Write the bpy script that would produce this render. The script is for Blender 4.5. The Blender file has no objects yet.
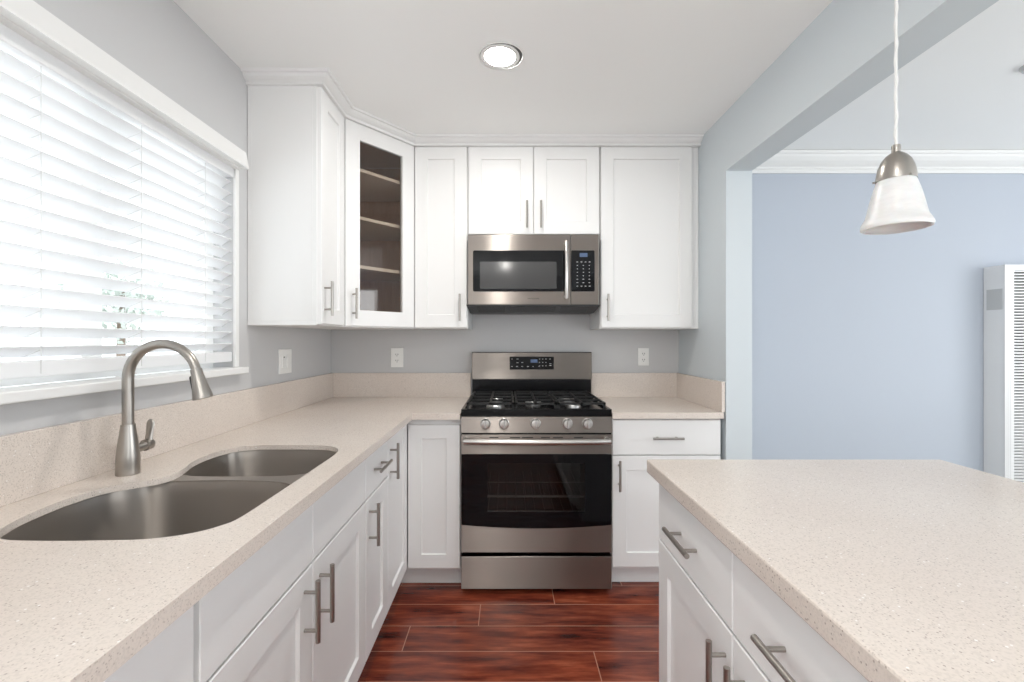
import bpy, bmesh, math, random
from mathutils import Vector, Matrix
from mathutils.geometry import tessellate_polygon
S = bpy.context.scene
COL = S.collection
random.seed(7)
CAM_Z = 1.283
F = 455.0

# ---------------------------------------------------------------- camera
cam_d = bpy.data.cameras.new('camera')
cam = bpy.data.objects.new('camera', cam_d); COL.objects.link(cam)
cam.location = (0, 0, CAM_Z); cam.rotation_euler = (math.pi/2, 0, 0)
cam_d.sensor_width = 36; cam_d.lens = 36*F/1024
cam_d.shift_x = 5/1024; cam_d.shift_y = -1.5/1024
cam_d.clip_start = .02
S.camera = cam
# ---------------------------------------------------------------- world and light
W = bpy.data.worlds.new('sky'); S.world = W; W.use_nodes = True
bg = W.node_tree.nodes['Background']
bg.inputs[0].default_value = (.93, .97, 1, 1); bg.inputs[1].default_value = 3.9
S.view_settings.view_transform = 'Standard'; S.view_settings.look = 'None'
S.view_settings.gamma = 1; S.view_settings.use_curve_mapping = False
S.view_settings.exposure = -0.27
CAN_E = 300.0
S.cycles.max_bounces = 14; S.cycles.diffuse_bounces = 8; S.cycles.glossy_bounces = 6
S.cycles.transparent_max_bounces = 12
S.cycles.sample_clamp_indirect = 6
S.cycles.use_denoising = True

def fill_light(name, loc, rot, sx, sy, power, col=(.975, .99, 1)):  # area lamp added at an unseen opening to light the room
    l = bpy.data.lights.new(name, 'AREA'); l.shape = 'RECTANGLE'; l.size = sx; l.size_y = sy; l.energy = power; l.color = col
    o = bpy.data.objects.new(name, l); COL.objects.link(o); o.location = loc; o.rotation_euler = rot
UP = math.radians(22)                                   # tilts the added lamps up to brighten the ceiling
fill_light('patio_fill', (3.5, -2.78, 1.2), (math.pi/2+UP, 0, 0), 2.6, 2.0, 14)  # fill lamp added behind the camera, source unseen
fill_light('dining_fill', (4.75, .4, 1.45), (0, math.pi/2+UP, 0), 1.5, 3.0, 36)  # added lamp brightening the dining side, source unseen
fill_light('rear_kitchen_fill', (-.86, -1.9, 1.45), (0, -math.pi/2-UP, 0), 1.3, 1.6, 60)  # added lamp lighting the kitchen from behind, source unseen

# ---------------------------------------------------------------- materials
def mat(name, col, rough=.5, metal=0, spec=.5, **k):
    m = bpy.data.materials.new(name); m.use_nodes = True
    b = m.node_tree.nodes['Principled BSDF']
    b.inputs['Base Color'].default_value = (*col, 1); b.inputs['Roughness'].default_value = rough
    b.inputs['Metallic'].default_value = metal; b.inputs['Specular IOR Level'].default_value = spec
    for a, v in k.items(): b.inputs[a.replace('_', ' ')].default_value = v
    return m
def nodes(m): return m.node_tree.nodes, m.node_tree.links, m.node_tree.nodes['Principled BSDF']
def coords(m, scale=(1, 1, 1), rot=(0, 0, 0)):
    n, l, b = nodes(m)
    g = n.new('ShaderNodeNewGeometry'); mp = n.new('ShaderNodeMapping')
    mp.inputs['Scale'].default_value = scale; mp.inputs['Rotation'].default_value = rot
    l.new(g.outputs['Position'], mp.inputs[0]); return mp.outputs[0]
def noise(m, vec, scale, detail=3, rough=.5):
    n, l, b = nodes(m)
    t = n.new('ShaderNodeTexNoise'); t.inputs['Scale'].default_value = scale
    t.inputs['Detail'].default_value = detail; t.inputs['Roughness'].default_value = rough
    l.new(vec, t.inputs['Vector']); return t.outputs['Fac']
def ramp(m, fac, stops, interp='LINEAR'):
    n, l, b = nodes(m)
    r = n.new('ShaderNodeValToRGB'); r.color_ramp.interpolation = interp
    e = r.color_ramp.elements
    while len(e) < len(stops): e.new(.5)
    for i, (p, c) in enumerate(stops):
        e[i].position = p; e[i].color = (*c, 1) if len(c) == 3 else c
    l.new(fac, r.inputs[0]); return r.outputs[0]
def mixc(m, fac, a, b_, mode='MIX'):
    n, l, b = nodes(m)
    x = n.new('ShaderNodeMix'); x.data_type = 'RGBA'; x.blend_type = mode
    for s, v in ((x.inputs[0], fac), (x.inputs[6], a), (x.inputs[7], b_)):
        if hasattr(v, 'links'): l.new(v, s)
        elif isinstance(v, (int, float)): s.default_value = v
        else: s.default_value = (*v, 1)
    return x.outputs[2]
def bump(m, h, strength=.2, dist=.002):
    n, l, b = nodes(m)
    x = n.new('ShaderNodeBump'); x.inputs['Strength'].default_value = strength; x.inputs['Distance'].default_value = dist
    l.new(h, x.inputs['Height']); l.new(x.outputs[0], b.inputs['Normal'])

def paint(name, col, rough=.55, b=.06):
    m = mat(name, col, rough, spec=.3)
    v = coords(m); bump(m, noise(m, v, 180, 2), b, .001)
    n, l, bb = nodes(m)
    c = mixc(m, noise(m, v, 1.3, 2), tuple(x*.985 for x in col), tuple(min(1, x*1.015) for x in col))
    l.new(c, bb.inputs['Base Color']); return m
M = {}
M['wall'] = paint('kitchen_wall_paint', (.57, .57, .575))
M['wall_blue'] = paint('dining_wall_paint', (.475, .515, .58))
M['wall_right'] = paint('pale_wall_paint', (.60, .65, .68))
M['ceiling'] = paint('ceiling_paint', (.92, .925, .92), .7)
M['trimwhite'] = paint('trim_paint', (.82, .82, .81), .4, .02)
M['cab'] = paint('cabinet_lacquer', (.83, .83, .825), .32, .01)
M['plastic'] = mat('white_plastic', (.84, .84, .82), .35)
M['slot'] = mat('dark_slot', (.03, .03, .03), .6)
M['wood_in'] = mat('cabinet_interior_wood', (.27, .19, .145), .5)
n, l, b = nodes(M['wood_in'])
l.new(ramp(M['wood_in'], noise(M['wood_in'], coords(M['wood_in'], (12, 12, 1)), 6, 4), [(0, (.44, .27, .18)), (1, (.62, .42, .29))]), b.inputs['Base Color'])
M['shelf'] = mat('shelf_wood', (.62, .52, .42), .45)
M['nickel'] = mat('brushed_nickel', (.40, .375, .345), .30, 1)
def brushed(name, col, rough, aniso, axis='Z', sc=(2, 2, 900)):
    m = mat(name, col, rough, 1, Anisotropic=aniso)
    n, l, b = nodes(m)
    c = n.new('ShaderNodeCombineXYZ'); c.inputs['X'].default_value = .06; c.inputs[axis].default_value = 1
    l.new(c.outputs[0], b.inputs['Tangent'])
    f = noise(m, coords(m, sc), 1, 3)
    r = ramp(m, f, [(0, (rough*.85,)*3), (1, (rough*1.15,)*3)]); l.new(r, b.inputs['Roughness'])
    return m
M['steel'] = brushed('brushed_stainless_steel', (.315, .283, .258), .33, 1.0)
M['steel_hi'] = mat('polished_steel', (.62, .60, .58), .3, 1)
M['sink'] = brushed('satin_sink_steel', (.44, .405, .37), .34, .9, 'Z', (300, 300, 3))
M['blackglass'] = mat('black_glass', (.004, .004, .005), .05, spec=.22)
M['blackenamel'] = mat('black_enamel', (.006, .006, .007), .18, spec=.22)
M['blackplastic'] = mat('black_plastic', (.02, .02, .021), .4)
M['iron'] = mat('cast_iron', (.018, .018, .018), .45, spec=.3)
M['alu'] = mat('burner_aluminium', (.6, .6, .6), .35, 1)
M['mesh'] = mat('microwave_screen', (.035, .034, .034), .1, spec=.6)
M['legend'] = mat('white_legend', (.6, .6, .6), .5)
M['bluelcd'] = mat('blue_display', (.05, .08, .14), .3, Emission_Color=(.3, .45, .85, 1), Emission_Strength=.14)
M['cord'] = mat('silver_cord', (.70, .70, .69), .4)
M['grille'] = mat('dark_grille', (.07, .07, .07), .45)
M['heater'] = mat('heater_enamel', (.78, .78, .78), .35)
M['plate'] = mat('silver_plate', (.55, .55, .54), .4, .3)
M['heater_in'] = mat('heater_inside', (.05, .045, .04), .7)
M['lens'] = mat('lamp_lens', (1, 1, 1), .5, Emission_Color=(1, .97, .92, 1), Emission_Strength=CAN_E)
M['leaf'] = mat('leaf', (.42, .46, .42), .6)
M['bark'] = mat('bark', (.15, .11, .08), .8)
M['drain'] = mat('drain_steel', (.5, .49, .47), .25, 1)
# frosted shade glass
m = mat('alabaster_glass', (.70, .70, .69), .35, Subsurface_Weight=.2, Subsurface_Scale=.01)
n, l, b = nodes(m)
l.new(ramp(m, noise(m, coords(m, (1, 1, 3), (.3, .2, 0)), 11, 4, .6), [(.3, (.60, .60, .60)), (.7, (.76, .76, .755))]), b.inputs['Base Color'])
M['shade'] = m
# slats: faux wood, a little light comes through
m = mat('blind_slat', (.90, .90, .90), .4)
n, l, b = nodes(m)
tr = n.new('ShaderNodeBsdfTranslucent'); tr.inputs[0].default_value = (.95, .97, 1, 1)
mx = n.new('ShaderNodeMixShader'); mx.inputs[0].default_value = .18
l.new(b.outputs[0], mx.inputs[1]); l.new(tr.outputs[0], mx.inputs[2]); l.new(mx.outputs[0], n['Material Output'].inputs[0])
M['slat'] = m
def pane_mat(name, tint, refl):
    m = bpy.data.materials.new(name); m.use_nodes = True; n = m.node_tree.nodes; l = m.node_tree.links; n.clear()
    o = n.new('ShaderNodeOutputMaterial'); t = n.new('ShaderNodeBsdfTransparent'); t.inputs[0].default_value = (*tint, 1)
    g = n.new('ShaderNodeBsdfGlossy'); g.inputs['Roughness'].default_value = .02
    lw = n.new('ShaderNodeLayerWeight'); lw.inputs['Blend'].default_value = .5
    pw = n.new('ShaderNodeMath'); pw.operation = 'POWER'; pw.inputs[1].default_value = 5; l.new(lw.outputs['Facing'], pw.inputs[0])
    fr = n.new('ShaderNodeMapRange'); f0 = ((refl-1)/(refl+1))**2; fr.inputs['To Min'].default_value = f0; fr.inputs['To Max'].default_value = 1; l.new(pw.outputs[0], fr.inputs['Value'])
    x = n.new('ShaderNodeMixShader'); l.new(fr.outputs[0], x.inputs[0]); l.new(t.outputs[0], x.inputs[1]); l.new(g.outputs[0], x.inputs[2])
    l.new(x.outputs[0], o.inputs[0]); return m
M['pane'] = pane_mat('clear_pane', (.97, .98, .98), 1.45)
M['cabpane'] = pane_mat('cabinet_pane', (.90, .89, .88), 1.6)
M['ovenpane'] = pane_mat('oven_pane', (.5, .495, .49), 1.45)

# quartz
def quartz():
    m = mat('speckled_quartz', (.7, .62, .55), .22, spec=.45)
    n, l, b = nodes(m); v = coords(m)
    base = ramp(m, noise(m, v, 2.2, 4), [(.3, (.69, .61, .548)), (.7, (.73, .66, .60))])
    fine = ramp(m, noise(m, v, 260, 2), [(.38, (.91, .91, .91)), (.52, (1, 1, 1)), (.72, (1.0, 1.0, 1.0))])
    c = mixc(m, 1.0, base, fine, 'MULTIPLY')
    def specks(scale, thr, pick):
        vo = n.new('ShaderNodeTexVoronoi'); vo.inputs['Scale'].default_value = scale; l.new(v, vo.inputs['Vector'])
        a = n.new('ShaderNodeMath'); a.operation = 'LESS_THAN'; a.inputs[1].default_value = thr
        l.new(vo.outputs['Distance'], a.inputs[0])
        s = n.new('ShaderNodeSeparateColor'); l.new(vo.outputs['Color'], s.inputs[0])
        g = n.new('ShaderNodeMath'); g.operation = 'LESS_THAN'; g.inputs[1].default_value = pick
        l.new(s.outputs[0], g.inputs[0])
        x = n.new('ShaderNodeMath'); x.operation = 'MULTIPLY'; l.new(a.outputs[0], x.inputs[0]); l.new(g.outputs[0], x.inputs[1])
        return x.outputs[0]
    c = mixc(m, specks(260, .30, .30), c, (.52, .45, .40))
    c = mixc(m, specks(170, .24, .16), c, (.42, .36, .32))
    c = mixc(m, specks(120, .20, .08), c, (.86, .83, .80))
    l.new(c, b.inputs['Base Color']); return m
M['quartz'] = quartz()

# floor planks running along x
def floor_mat():
    m = mat('red_hardwood', (.2, .05, .03), .2, spec=.5)
    n, l, b = nodes(m)
    PW = .166; OFF = 1.872 % PW
    g = n.new('ShaderNodeNewGeometry'); mp = n.new('ShaderNodeMapping')
    mp.inputs['Location'].default_value = (0, -OFF, 0); l.new(g.outputs['Position'], mp.inputs[0])
    sx = n.new('ShaderNodeSeparateXYZ'); l.new(mp.outputs[0], sx.inputs[0])
    dv = n.new('ShaderNodeMath'); dv.operation = 'DIVIDE'; dv.inputs[1].default_value = PW; l.new(sx.outputs[1], dv.inputs[0])
    fl_ = n.new('ShaderNodeMath'); fl_.operation = 'FLOOR'; l.new(dv.outputs[0], fl_.inputs[0])
    wn = n.new('ShaderNodeTexWhiteNoise'); wn.noise_dimensions = '1D'; l.new(fl_.outputs[0], wn.inputs['W'])
    ma = n.new('ShaderNodeMath'); ma.operation = 'MULTIPLY_ADD'; ma.inputs[1].default_value = 1.15; l.new(wn.outputs['Value'], ma.inputs[0]); l.new(sx.outputs[0], ma.inputs[2])
    cb = n.new('ShaderNodeCombineXYZ'); l.new(ma.outputs[0], cb.inputs[0]); l.new(sx.outputs[1], cb.inputs[1])
    br = n.new('ShaderNodeTexBrick'); l.new(cb.outputs[0], br.inputs['Vector'])
    br.inputs['Scale'].default_value = 1; br.inputs['Brick Width'].default_value = 1.15; br.inputs['Row Height'].default_value = PW
    br.inputs['Mortar Size'].default_value = .0022; br.inputs['Mortar Smooth'].default_value = .3; br.offset = 0
    br.inputs['Color1'].default_value = (0, 0, 0, 1); br.inputs['Color2'].default_value = (1, 1, 1, 1); br.inputs['Mortar'].default_value = (.5, .5, .5, 1)
    # per-plank shift of the grain
    sc = n.new('ShaderNodeVectorMath'); sc.operation = 'SCALE'; sc.inputs[3].default_value = 7.0; l.new(br.outputs['Color'], sc.inputs[0])
    ad = n.new('ShaderNodeVectorMath'); ad.operation = 'ADD'; l.new(mp.outputs[0], ad.inputs[0]); l.new(sc.outputs[0], ad.inputs[1])
    m2 = n.new('ShaderNodeMapping'); m2.inputs['Scale'].default_value = (1.5, 9, 1); l.new(ad.outputs[0], m2.inputs[0])
    m3 = n.new('ShaderNodeMapping'); m3.inputs['Scale'].default_value = (4, 60, 1); l.new(ad.outputs[0], m3.inputs[0])
    big = noise(m, m2.outputs[0], 2.4, 6, .6); fine = noise(m, m3.outputs[0], 2, 4, .6)
    c = ramp(m, big, [(.30, (.045, .009, .007)), (.44, (.16, .031, .017)), (.58, (.28, .062, .029)), (.74, (.44, .125, .06))])
    c = mixc(m, .5, c, ramp(m, fine, [(.3, (.55, .5, .5)), (.7, (1.25, 1.2, 1.2))]), 'MULTIPLY')
    c = mixc(m, .35, c, ramp(m, br.outputs['Color'], [(0, (.7, .65, .65)), (1, (1.25, 1.25, 1.25))]), 'MULTIPLY')
    c = mixc(m, br.outputs['Fac'], c, (.50, .24, .15))  # pale seams: bevel highlights painted into the colour
    l.new(c, b.inputs['Base Color'])
    # scraped surface
    m4 = n.new('ShaderNodeMapping'); m4.inputs['Scale'].default_value = (5, 42, 1); l.new(ad.outputs[0], m4.inputs[0])
    sc2 = noise(m, m4.outputs[0], 1.0, 2, .4)
    mu = n.new('ShaderNodeMath'); mu.operation = 'SUBTRACT'; l.new(sc2, mu.inputs[0]); l.new(br.outputs['Fac'], mu.inputs[1])
    bump(m, mu.outputs[0], .45, .0022)
    l.new(ramp(m, big, [(.3, (.16,)*3), (.7, (.27,)*3)]), b.inputs['Roughness'])
    return m
M['floor'] = floor_mat()

# ---------------------------------------------------------------- builders
def obj(name, bm, m, parent=None, smooth=False, label=None, bevel=0, mods=None):
    me = bpy.data.meshes.new(name)
    if parent is not None:
        p = parent; off = Vector((0, 0, 0))
        while p is not None: off += p.location; p = p.parent
        bmesh.ops.translate(bm, verts=bm.verts, vec=-off)
    bmesh.ops.recalc_face_normals(bm, faces=bm.faces)
    bm.to_mesh(me); bm.free()
    o = bpy.data.objects.new(name, me); COL.objects.link(o)
    for mm in (m if isinstance(m, (list, tuple)) else [m]): me.materials.append(mm)
    if smooth:
        for p in me.polygons: p.use_smooth = True
        if smooth != 'all': me.set_sharp_from_angle(angle=math.radians(38))
    if bevel:
        md = o.modifiers.new('bevel', 'BEVEL'); md.width = bevel; md.segments = 2; md.limit_method = 'ANGLE'; md.angle_limit = math.radians(40)
    if parent is not None: o.parent = parent
    if label: o['label'] = label
    return o
def thing(name, label, cat, loc=(0, 0, 0), group=None):
    o = bpy.data.objects.new(name, None); COL.objects.link(o); o.location = loc
    o.empty_display_size = .1; o['label'] = label; o['category'] = cat
    if group: o['group'] = group
    return o
def tag(o, label, cat, group=None):
    o['label'] = label; o['category'] = cat
    if group: o['group'] = group
    return o
def struct(name, bm, m, parent=None, **k):
    o = obj(name, bm, m, parent, **k); o['kind'] = 'structure'; return o
def B(*boxes, bev=0):
    bm = bmesh.new()
    for bx in boxes: add_box(bm, *bx, bev=bev)
    return bm
def add_box(bm, x0, x1, y0, y1, z0, z1, bev=0):
    vs = [bm.verts.new(p) for p in ((x0,y0,z0),(x1,y0,z0),(x1,y1,z0),(x0,y1,z0),(x0,y0,z1),(x1,y0,z1),(x1,y1,z1),(x0,y1,z1))]
    fs = [bm.faces.new([vs[i] for i in f]) for f in ((0,3,2,1),(4,5,6,7),(0,1,5,4),(1,2,6,5),(2,3,7,6),(3,0,4,7))]
    if bev:
        es = list({e for f in fs for e in f.edges})
        bmesh.ops.bevel(bm, geom=es, offset=bev, segments=2, profile=.5, affect='EDGES')
def add_tube(bm, pts, rad, seg=16, caps=True, round_end=False):
    pts = [Vector(p) for p in pts]; n_ = len(pts)
    rads = rad if isinstance(rad, (list, tuple)) else [rad]*n_
    t0 = (pts[1]-pts[0]).normalized()
    up = Vector((0, 0, 1)) if abs(t0.z) < .9 else Vector((0, 1, 0))
    nrm = (up - t0*up.dot(t0)).normalized(); rings = []
    for i, p in enumerate(pts):
        if i == 0: t = pts[1]-pts[0]
        elif i == n_-1: t = pts[-1]-pts[-2]
        else: t = (pts[i+1]-pts[i]).normalized() + (pts[i]-pts[i-1]).normalized()
        t = t.normalized(); nrm = (nrm - t*nrm.dot(t)).normalized(); bn = t.cross(nrm)
        rings.append([bm.verts.new(p + (nrm*math.cos(2*math.pi*k/seg) + bn*math.sin(2*math.pi*k/seg))*rads[i]) for k in range(seg)])
    for a, b_ in zip(rings, rings[1:]):
        for k in range(seg): bm.faces.new((a[k], a[(k+1)%seg], b_[(k+1)%seg], b_[k]))
    if caps: bm.faces.new(rings[0][::-1]); bm.faces.new(rings[-1])
    return rings
def add_lathe(bm, prof, c=(0, 0, 0), seg=40, axis='Z', close=True):
    # prof: (r, h) list
    rings = []
    for r, h in prof:
        ring = []
        for k in range(seg):
            a = 2*math.pi*k/seg; u, v = r*math.cos(a), r*math.sin(a)
            p = {'Z': (u, v, h), 'Y': (u, h, v), 'X': (h, u, v)}[axis]
            ring.append(bm.verts.new((c[0]+p[0], c[1]+p[1], c[2]+p[2])))
        rings.append(ring)
    for a, b_ in zip(rings, rings[1:]):
        for k in range(seg): bm.faces.new((a[k], a[(k+1)%seg], b_[(k+1)%seg], b_[k]))
    if close: bm.faces.new(rings[0][::-1]); bm.faces.new(rings[-1])
def slab(outer, holes, z0, z1):
    bm = bmesh.new(); loops = [outer]+holes
    pts = [Vector((x, y, 0)) for lp in loops for x, y in lp]
    tris = tessellate_polygon([[Vector((x, y, 0)) for x, y in lp] for lp in loops])
    top = [bm.verts.new((p.x, p.y, z1)) for p in pts]; bot = [bm.verts.new((p.x, p.y, z0)) for p in pts]
    for t in tris:
        try: bm.faces.new([top[i] for i in t]); bm.faces.new([bot[i] for i in t][::-1])
        except ValueError: pass
    s = 0
    for lp in loops:
        k = len(lp)
        for i in range(k):
            a, b_ = s+i, s+(i+1)%k
            bm.faces.new((bot[a], bot[b_], top[b_], top[a]))
        s += k
    return bm
def catmull(P, sub=6):
    out = []; n_ = len(P)
    for i in range(n_):
        p0, p1, p2, p3 = [Vector(P[(i+j) % n_]) for j in (-1, 0, 1, 2)]
        for k in range(sub):
            t = k/sub
            q = .5*((2*p1)+(-p0+p2)*t+(2*p0-5*p1+4*p2-p3)*t*t+(-p0+3*p1-3*p2+p3)*t**3)
            out.append((q.x, q.y))
    return out
def extrude_prof(prof, a, b_, axis):
    # prof polygon of 2D points (closed) extruded along axis from a to b
    bm = bmesh.new()
    def P(p, t): return {'Y': (p[0], t, p[1]), 'X': (t, p[0], p[1]), 'Z': (p[0], p[1], t)}[axis]
    A = [bm.verts.new(P(p, a)) for p in prof]; C = [bm.verts.new(P(p, b_)) for p in prof]
    k = len(prof)
    for i in range(k): bm.faces.new((A[i], A[(i+1)%k], C[(i+1)%k], C[i]))
    bm.faces.new(A[::-1]); bm.faces.new(C); return bm
def sweep(path, prof):
    # path 2D open; prof (out, z) closed; out to the right-hand side of travel
    bm = bmesh.new(); rings = []; n_ = len(path)
    P = [Vector(p) for p in path]
    def nr(a, b_): d = (b_-a).normalized(); return Vector((d.y, -d.x))
    for i in range(n_):
        if i == 0: m_ = nr(P[0], P[1]); s = 1
        elif i == n_-1: m_ = nr(P[-2], P[-1]); s = 1
        else:
            a, b_ = nr(P[i-1], P[i]), nr(P[i], P[i+1]); m_ = (a+b_).normalized(); s = 1/m_.dot(a)
        rings.append([bm.verts.new((P[i].x+m_.x*o*s, P[i].y+m_.y*o*s, z)) for o, z in prof])
    k = len(prof)
    for a, b_ in zip(rings, rings[1:]):
        for j in range(k): bm.faces.new((a[j], a[(j+1)%k], b_[(j+1)%k], b_[j]))
    bm.faces.new(rings[0][::-1]); bm.faces.new(rings[-1]); return bm
def lettering(name, text, size, loc, m, parent, rot=(math.pi/2, 0, 0), sx=1):
    c = bpy.data.curves.new(name, 'FONT'); c.body = text; c.size = size; c.align_x = 'CENTER'; c.align_y = 'CENTER'; c.extrude = .0002
    f_ = bpy.data.objects.new(name, c); me = bpy.data.meshes.new_from_object(f_); bpy.data.objects.remove(f_); bpy.data.curves.remove(c)
    o = bpy.data.objects.new(name, me); COL.objects.link(o); me.materials.clear(); me.materials.append(m)
    off = Vector((0, 0, 0)); p = parent
    while p is not None: off += p.location; p = p.parent
    o.parent = parent; o.location = Vector(loc)-off; o.rotation_euler = rot; o.scale = (sx, 1, 1); return o

# frame of reference for cabinet faces
class Face:
    def __init__(s, o, U, N): s.o, s.U, s.N = Vector(o), Vector(U).normalized(), Vector(N).normalized()
    def p(s, u, v, d): return s.o + s.U*u + Vector((0, 0, v)) + s.N*d
def ring_faces(bm, rings, close_first=True, close_last=True):
    for a, b_ in zip(rings, rings[1:]):
        k = len(a)
        for i in range(k): bm.faces.new((a[i], a[(i+1)%k], b_[(i+1)%k], b_[i]))
    if close_first: bm.faces.new(rings[0][::-1])
    if close_last: bm.faces.new(rings[-1])
def door_bm(fc, u0, u1, v0, v1, stile=.072, t=.02, kind='shaker'):
    bm = bmesh.new()
    def R(i, d): return [bm.verts.new(fc.p(u, v, d)) for u, v in ((u0+i, v0+i), (u1-i, v0+i), (u1-i, v1-i), (u0+i, v1-i))]
    if kind == 'slab': rings = [R(0, 0), R(0, t-.002), R(.0022, t)]; ring_faces(bm, rings)
    elif kind == 'shaker': rings = [R(0, 0), R(0, t-.002), R(.0022, t), R(stile, t), R(stile+.0035, t-.009)]; ring_faces(bm, rings)
    else:
        rings = [R(stile, 0), R(0, 0), R(0, t-.002), R(.0022, t), R(stile, t)]
        rings.append(rings[0]); ring_faces(bm, rings, False, False)
    return bm
def handle(fc, parent, u, v, vertical=True, L=.154, d0=.02, label=None):
    bm = bmesh.new(); h = L/2; s = L*.31; st = .034
    r = .0062
    if vertical:
        add_tube(bm, [fc.p(u, v-h, d0+st), fc.p(u, v+h, d0+st)], r, 14)
        for q in (-s, s): add_tube(bm, [fc.p(u, v+q, d0-.001), fc.p(u, v+q, d0+st)], .0045, 10)
    else:
        add_tube(bm, [fc.p(u-h, v, d0+st), fc.p(u+h, v, d0+st)], r, 14)
        for q in (-s, s): add_tube(bm, [fc.p(u+q, v, d0-.001), fc.p(u+q, v, d0+st)], .0045, 10)
    return obj('handle', bm, M['nickel'], parent, smooth=True, label=label)
def shaker(fc, parent, u0, u1, v0, v1, hu=None, hv=None, stile=.072, name='door'):
    d = obj(name, door_bm(fc, u0, u1, v0, v1, stile), M['cab'], parent)
    if hu is not None: handle(fc, d, hu, hv)
    return d
def drawer(fc, parent, u0, u1, v0, v1, pull=True, name='drawer'):
    d = obj(name, door_bm(fc, u0, u1, v0, v1, kind='slab'), M['cab'], parent)
    if pull: handle(fc, d, (u0+u1)/2, (v0+v1)/2, False)
    return d
T = .018
CTOP = .914; CBOT = .883

# ================================================================ THE ROOM
XL, XR, XH, YB = -1.137, 1.11, 1.242, 2.94      # left wall, right stub face, header far face, back wall
ZC, ZD = 2.438, 2.475; XE, YR = 5.1, -3.2
WY0, WY1, WZ0, WZ1 = .78, 1.888, 1.168, 1.992
struct('floor', B((XL-.15, XR+.13, -.9, YB+.1, -.05, 0)), M['floor'])
bounce_floor = mat('pale_bounce_floor', (.52, .50, .46), .9); bump(bounce_floor, noise(bounce_floor, coords(bounce_floor), 400, 2), .4, .003)  # pale flooring made up out of view to bounce light upward
struct('floor_dining', B((XR+.13, XE+.1, -.9, YB+.1, -.05, 0), (XL-.15, XE+.1, YR-.1, -.9, -.05, 0)), bounce_floor)
struct('ceiling', B((XL-.15, XH-.01, YR-.1, YB+.1, ZC, ZC+.06)), M['ceiling'])
struct('ceiling_dining', B((XH-.01, XE+.1, YR-.1, YB+.1, ZD, ZD+.06)), M['ceiling'])
struct('wall_left', B((XL-.14, XL, YR-.1, -2.75, 0, ZC), (XL-.14, XL, -1.05, WY0, 0, ZC), (XL-.14, XL, -2.75, -1.05, 0, .75), (XL-.14, XL, -2.75, -1.05, 2.15, ZC), (XL-.14, XL, WY1, YB+.1, 0, ZC),
                      (XL-.14, XL, WY0, WY1, 0, WZ0-.026), (XL-.14, XL, WY0, WY1, WZ1, ZC)), M['wall'])
struct('wall_back', B((XL, XR+.06, YB, YB+.1, 0, ZC)), M['wall'])
struct('wall_back_dining', B((XR+.06, XE, YB, YB+.1, 0, ZD)), M['wall_blue'])
struct('wall_right', B((XR, XH, 2.306, YB, 0, ZD), (XR, XH, YR, 2.306, 2.139, ZD)), M['wall_right'])
struct('wall_right_dining', B((XE, XE+.1, YR, -1.1, 0, ZD), (XE, XE+.1, 1.9, YB, 0, ZD),
                       (XE, XE+.1, -1.1, 1.9, 0, .7), (XE, XE+.1, -1.1, 1.9, 2.2, ZD)), M['wall_blue'])
struct('wall_rear', B((XL, 2.1, YR-.1, YR, 0, ZD), (4.9, XE, YR-.1, YR, 0, ZD), (2.1, 4.9, YR-.1, YR, 2.23, ZD)), M['wall'])
# unseen patio door, added behind the camera to let light in
struct('added_door', B((2.1, 4.9, YR-.07, YR-.02, 0, .05), (2.1, 4.9, YR-.07, YR-.02, 2.17, 2.23), (2.1, 2.16, YR-.07, YR-.02, .05, 2.17),
                   (4.84, 4.9, YR-.07, YR-.02, .05, 2.17), (3.47, 3.53, YR-.07, YR-.02, .05, 2.17)), M['trimwhite'])
w2 = struct('added_window_dining', B((XE+.02, XE+.07, -1.1, 1.9, .7, .76), (XE+.02, XE+.07, -1.1, 1.9, 2.14, 2.2), (XE+.02, XE+.07, -1.1, -1.04, .76, 2.14),
                     (XE+.02, XE+.07, 1.84, 1.9, .76, 2.14), (XE+.02, XE+.07, .37, .43, .76, 2.14)), M['trimwhite'])  # unseen window added on the dining side to let light in
struct('added_window_rear', B((XL-.10, XL-.06, -2.75, -1.05, .75, .80), (XL-.10, XL-.06, -2.75, -1.05, 2.10, 2.15), (XL-.10, XL-.06, -2.75, -2.70, .80, 2.10),
                     (XL-.10, XL-.06, -1.10, -1.05, .80, 2.10), (XL-.10, XL-.06, -1.925, -1.875, .80, 2.10)), M['trimwhite'])  # unseen window added behind the camera to light the kitchen
# dining crown moulding
pr = [(0, .117), (.088, .117), (.088, .100), (.080, .094), (.076, .082), (.060, .062), (.040, .046), (.022, .036), (.020, .026), (.012, .022), (.012, 0), (0, 0)]
struct('trim_1', extrude_prof([(YB-o, 2.355+z) for o, z in pr], XH, XE, 'X'), M['trimwhite'])

# ================================================================ WINDOW over the sink
XO = XL-.14
struct('window_1', B((XO+.01, XO+.06, WY0, WY1, WZ0, WZ0+.045), (XO+.01, XO+.06, WY0, WY1, WZ1-.045, WZ1), (XO+.01, XO+.06, WY0, WY0+.045, WZ0+.045, WZ1-.045),
                  (XO+.01, XO+.06, WY1-.045, WY1, WZ0+.045, WZ1-.045), (XO+.01, XO+.06, 1.30, 1.37, WZ0+.045, WZ1-.045), bev=.003), M['trimwhite'])
pn = struct('window_1_glass', B((XO+.03, XO+.034, WY0+.045, WY1-.045, WZ0+.045, WZ1-.045)), M['pane'])
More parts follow.
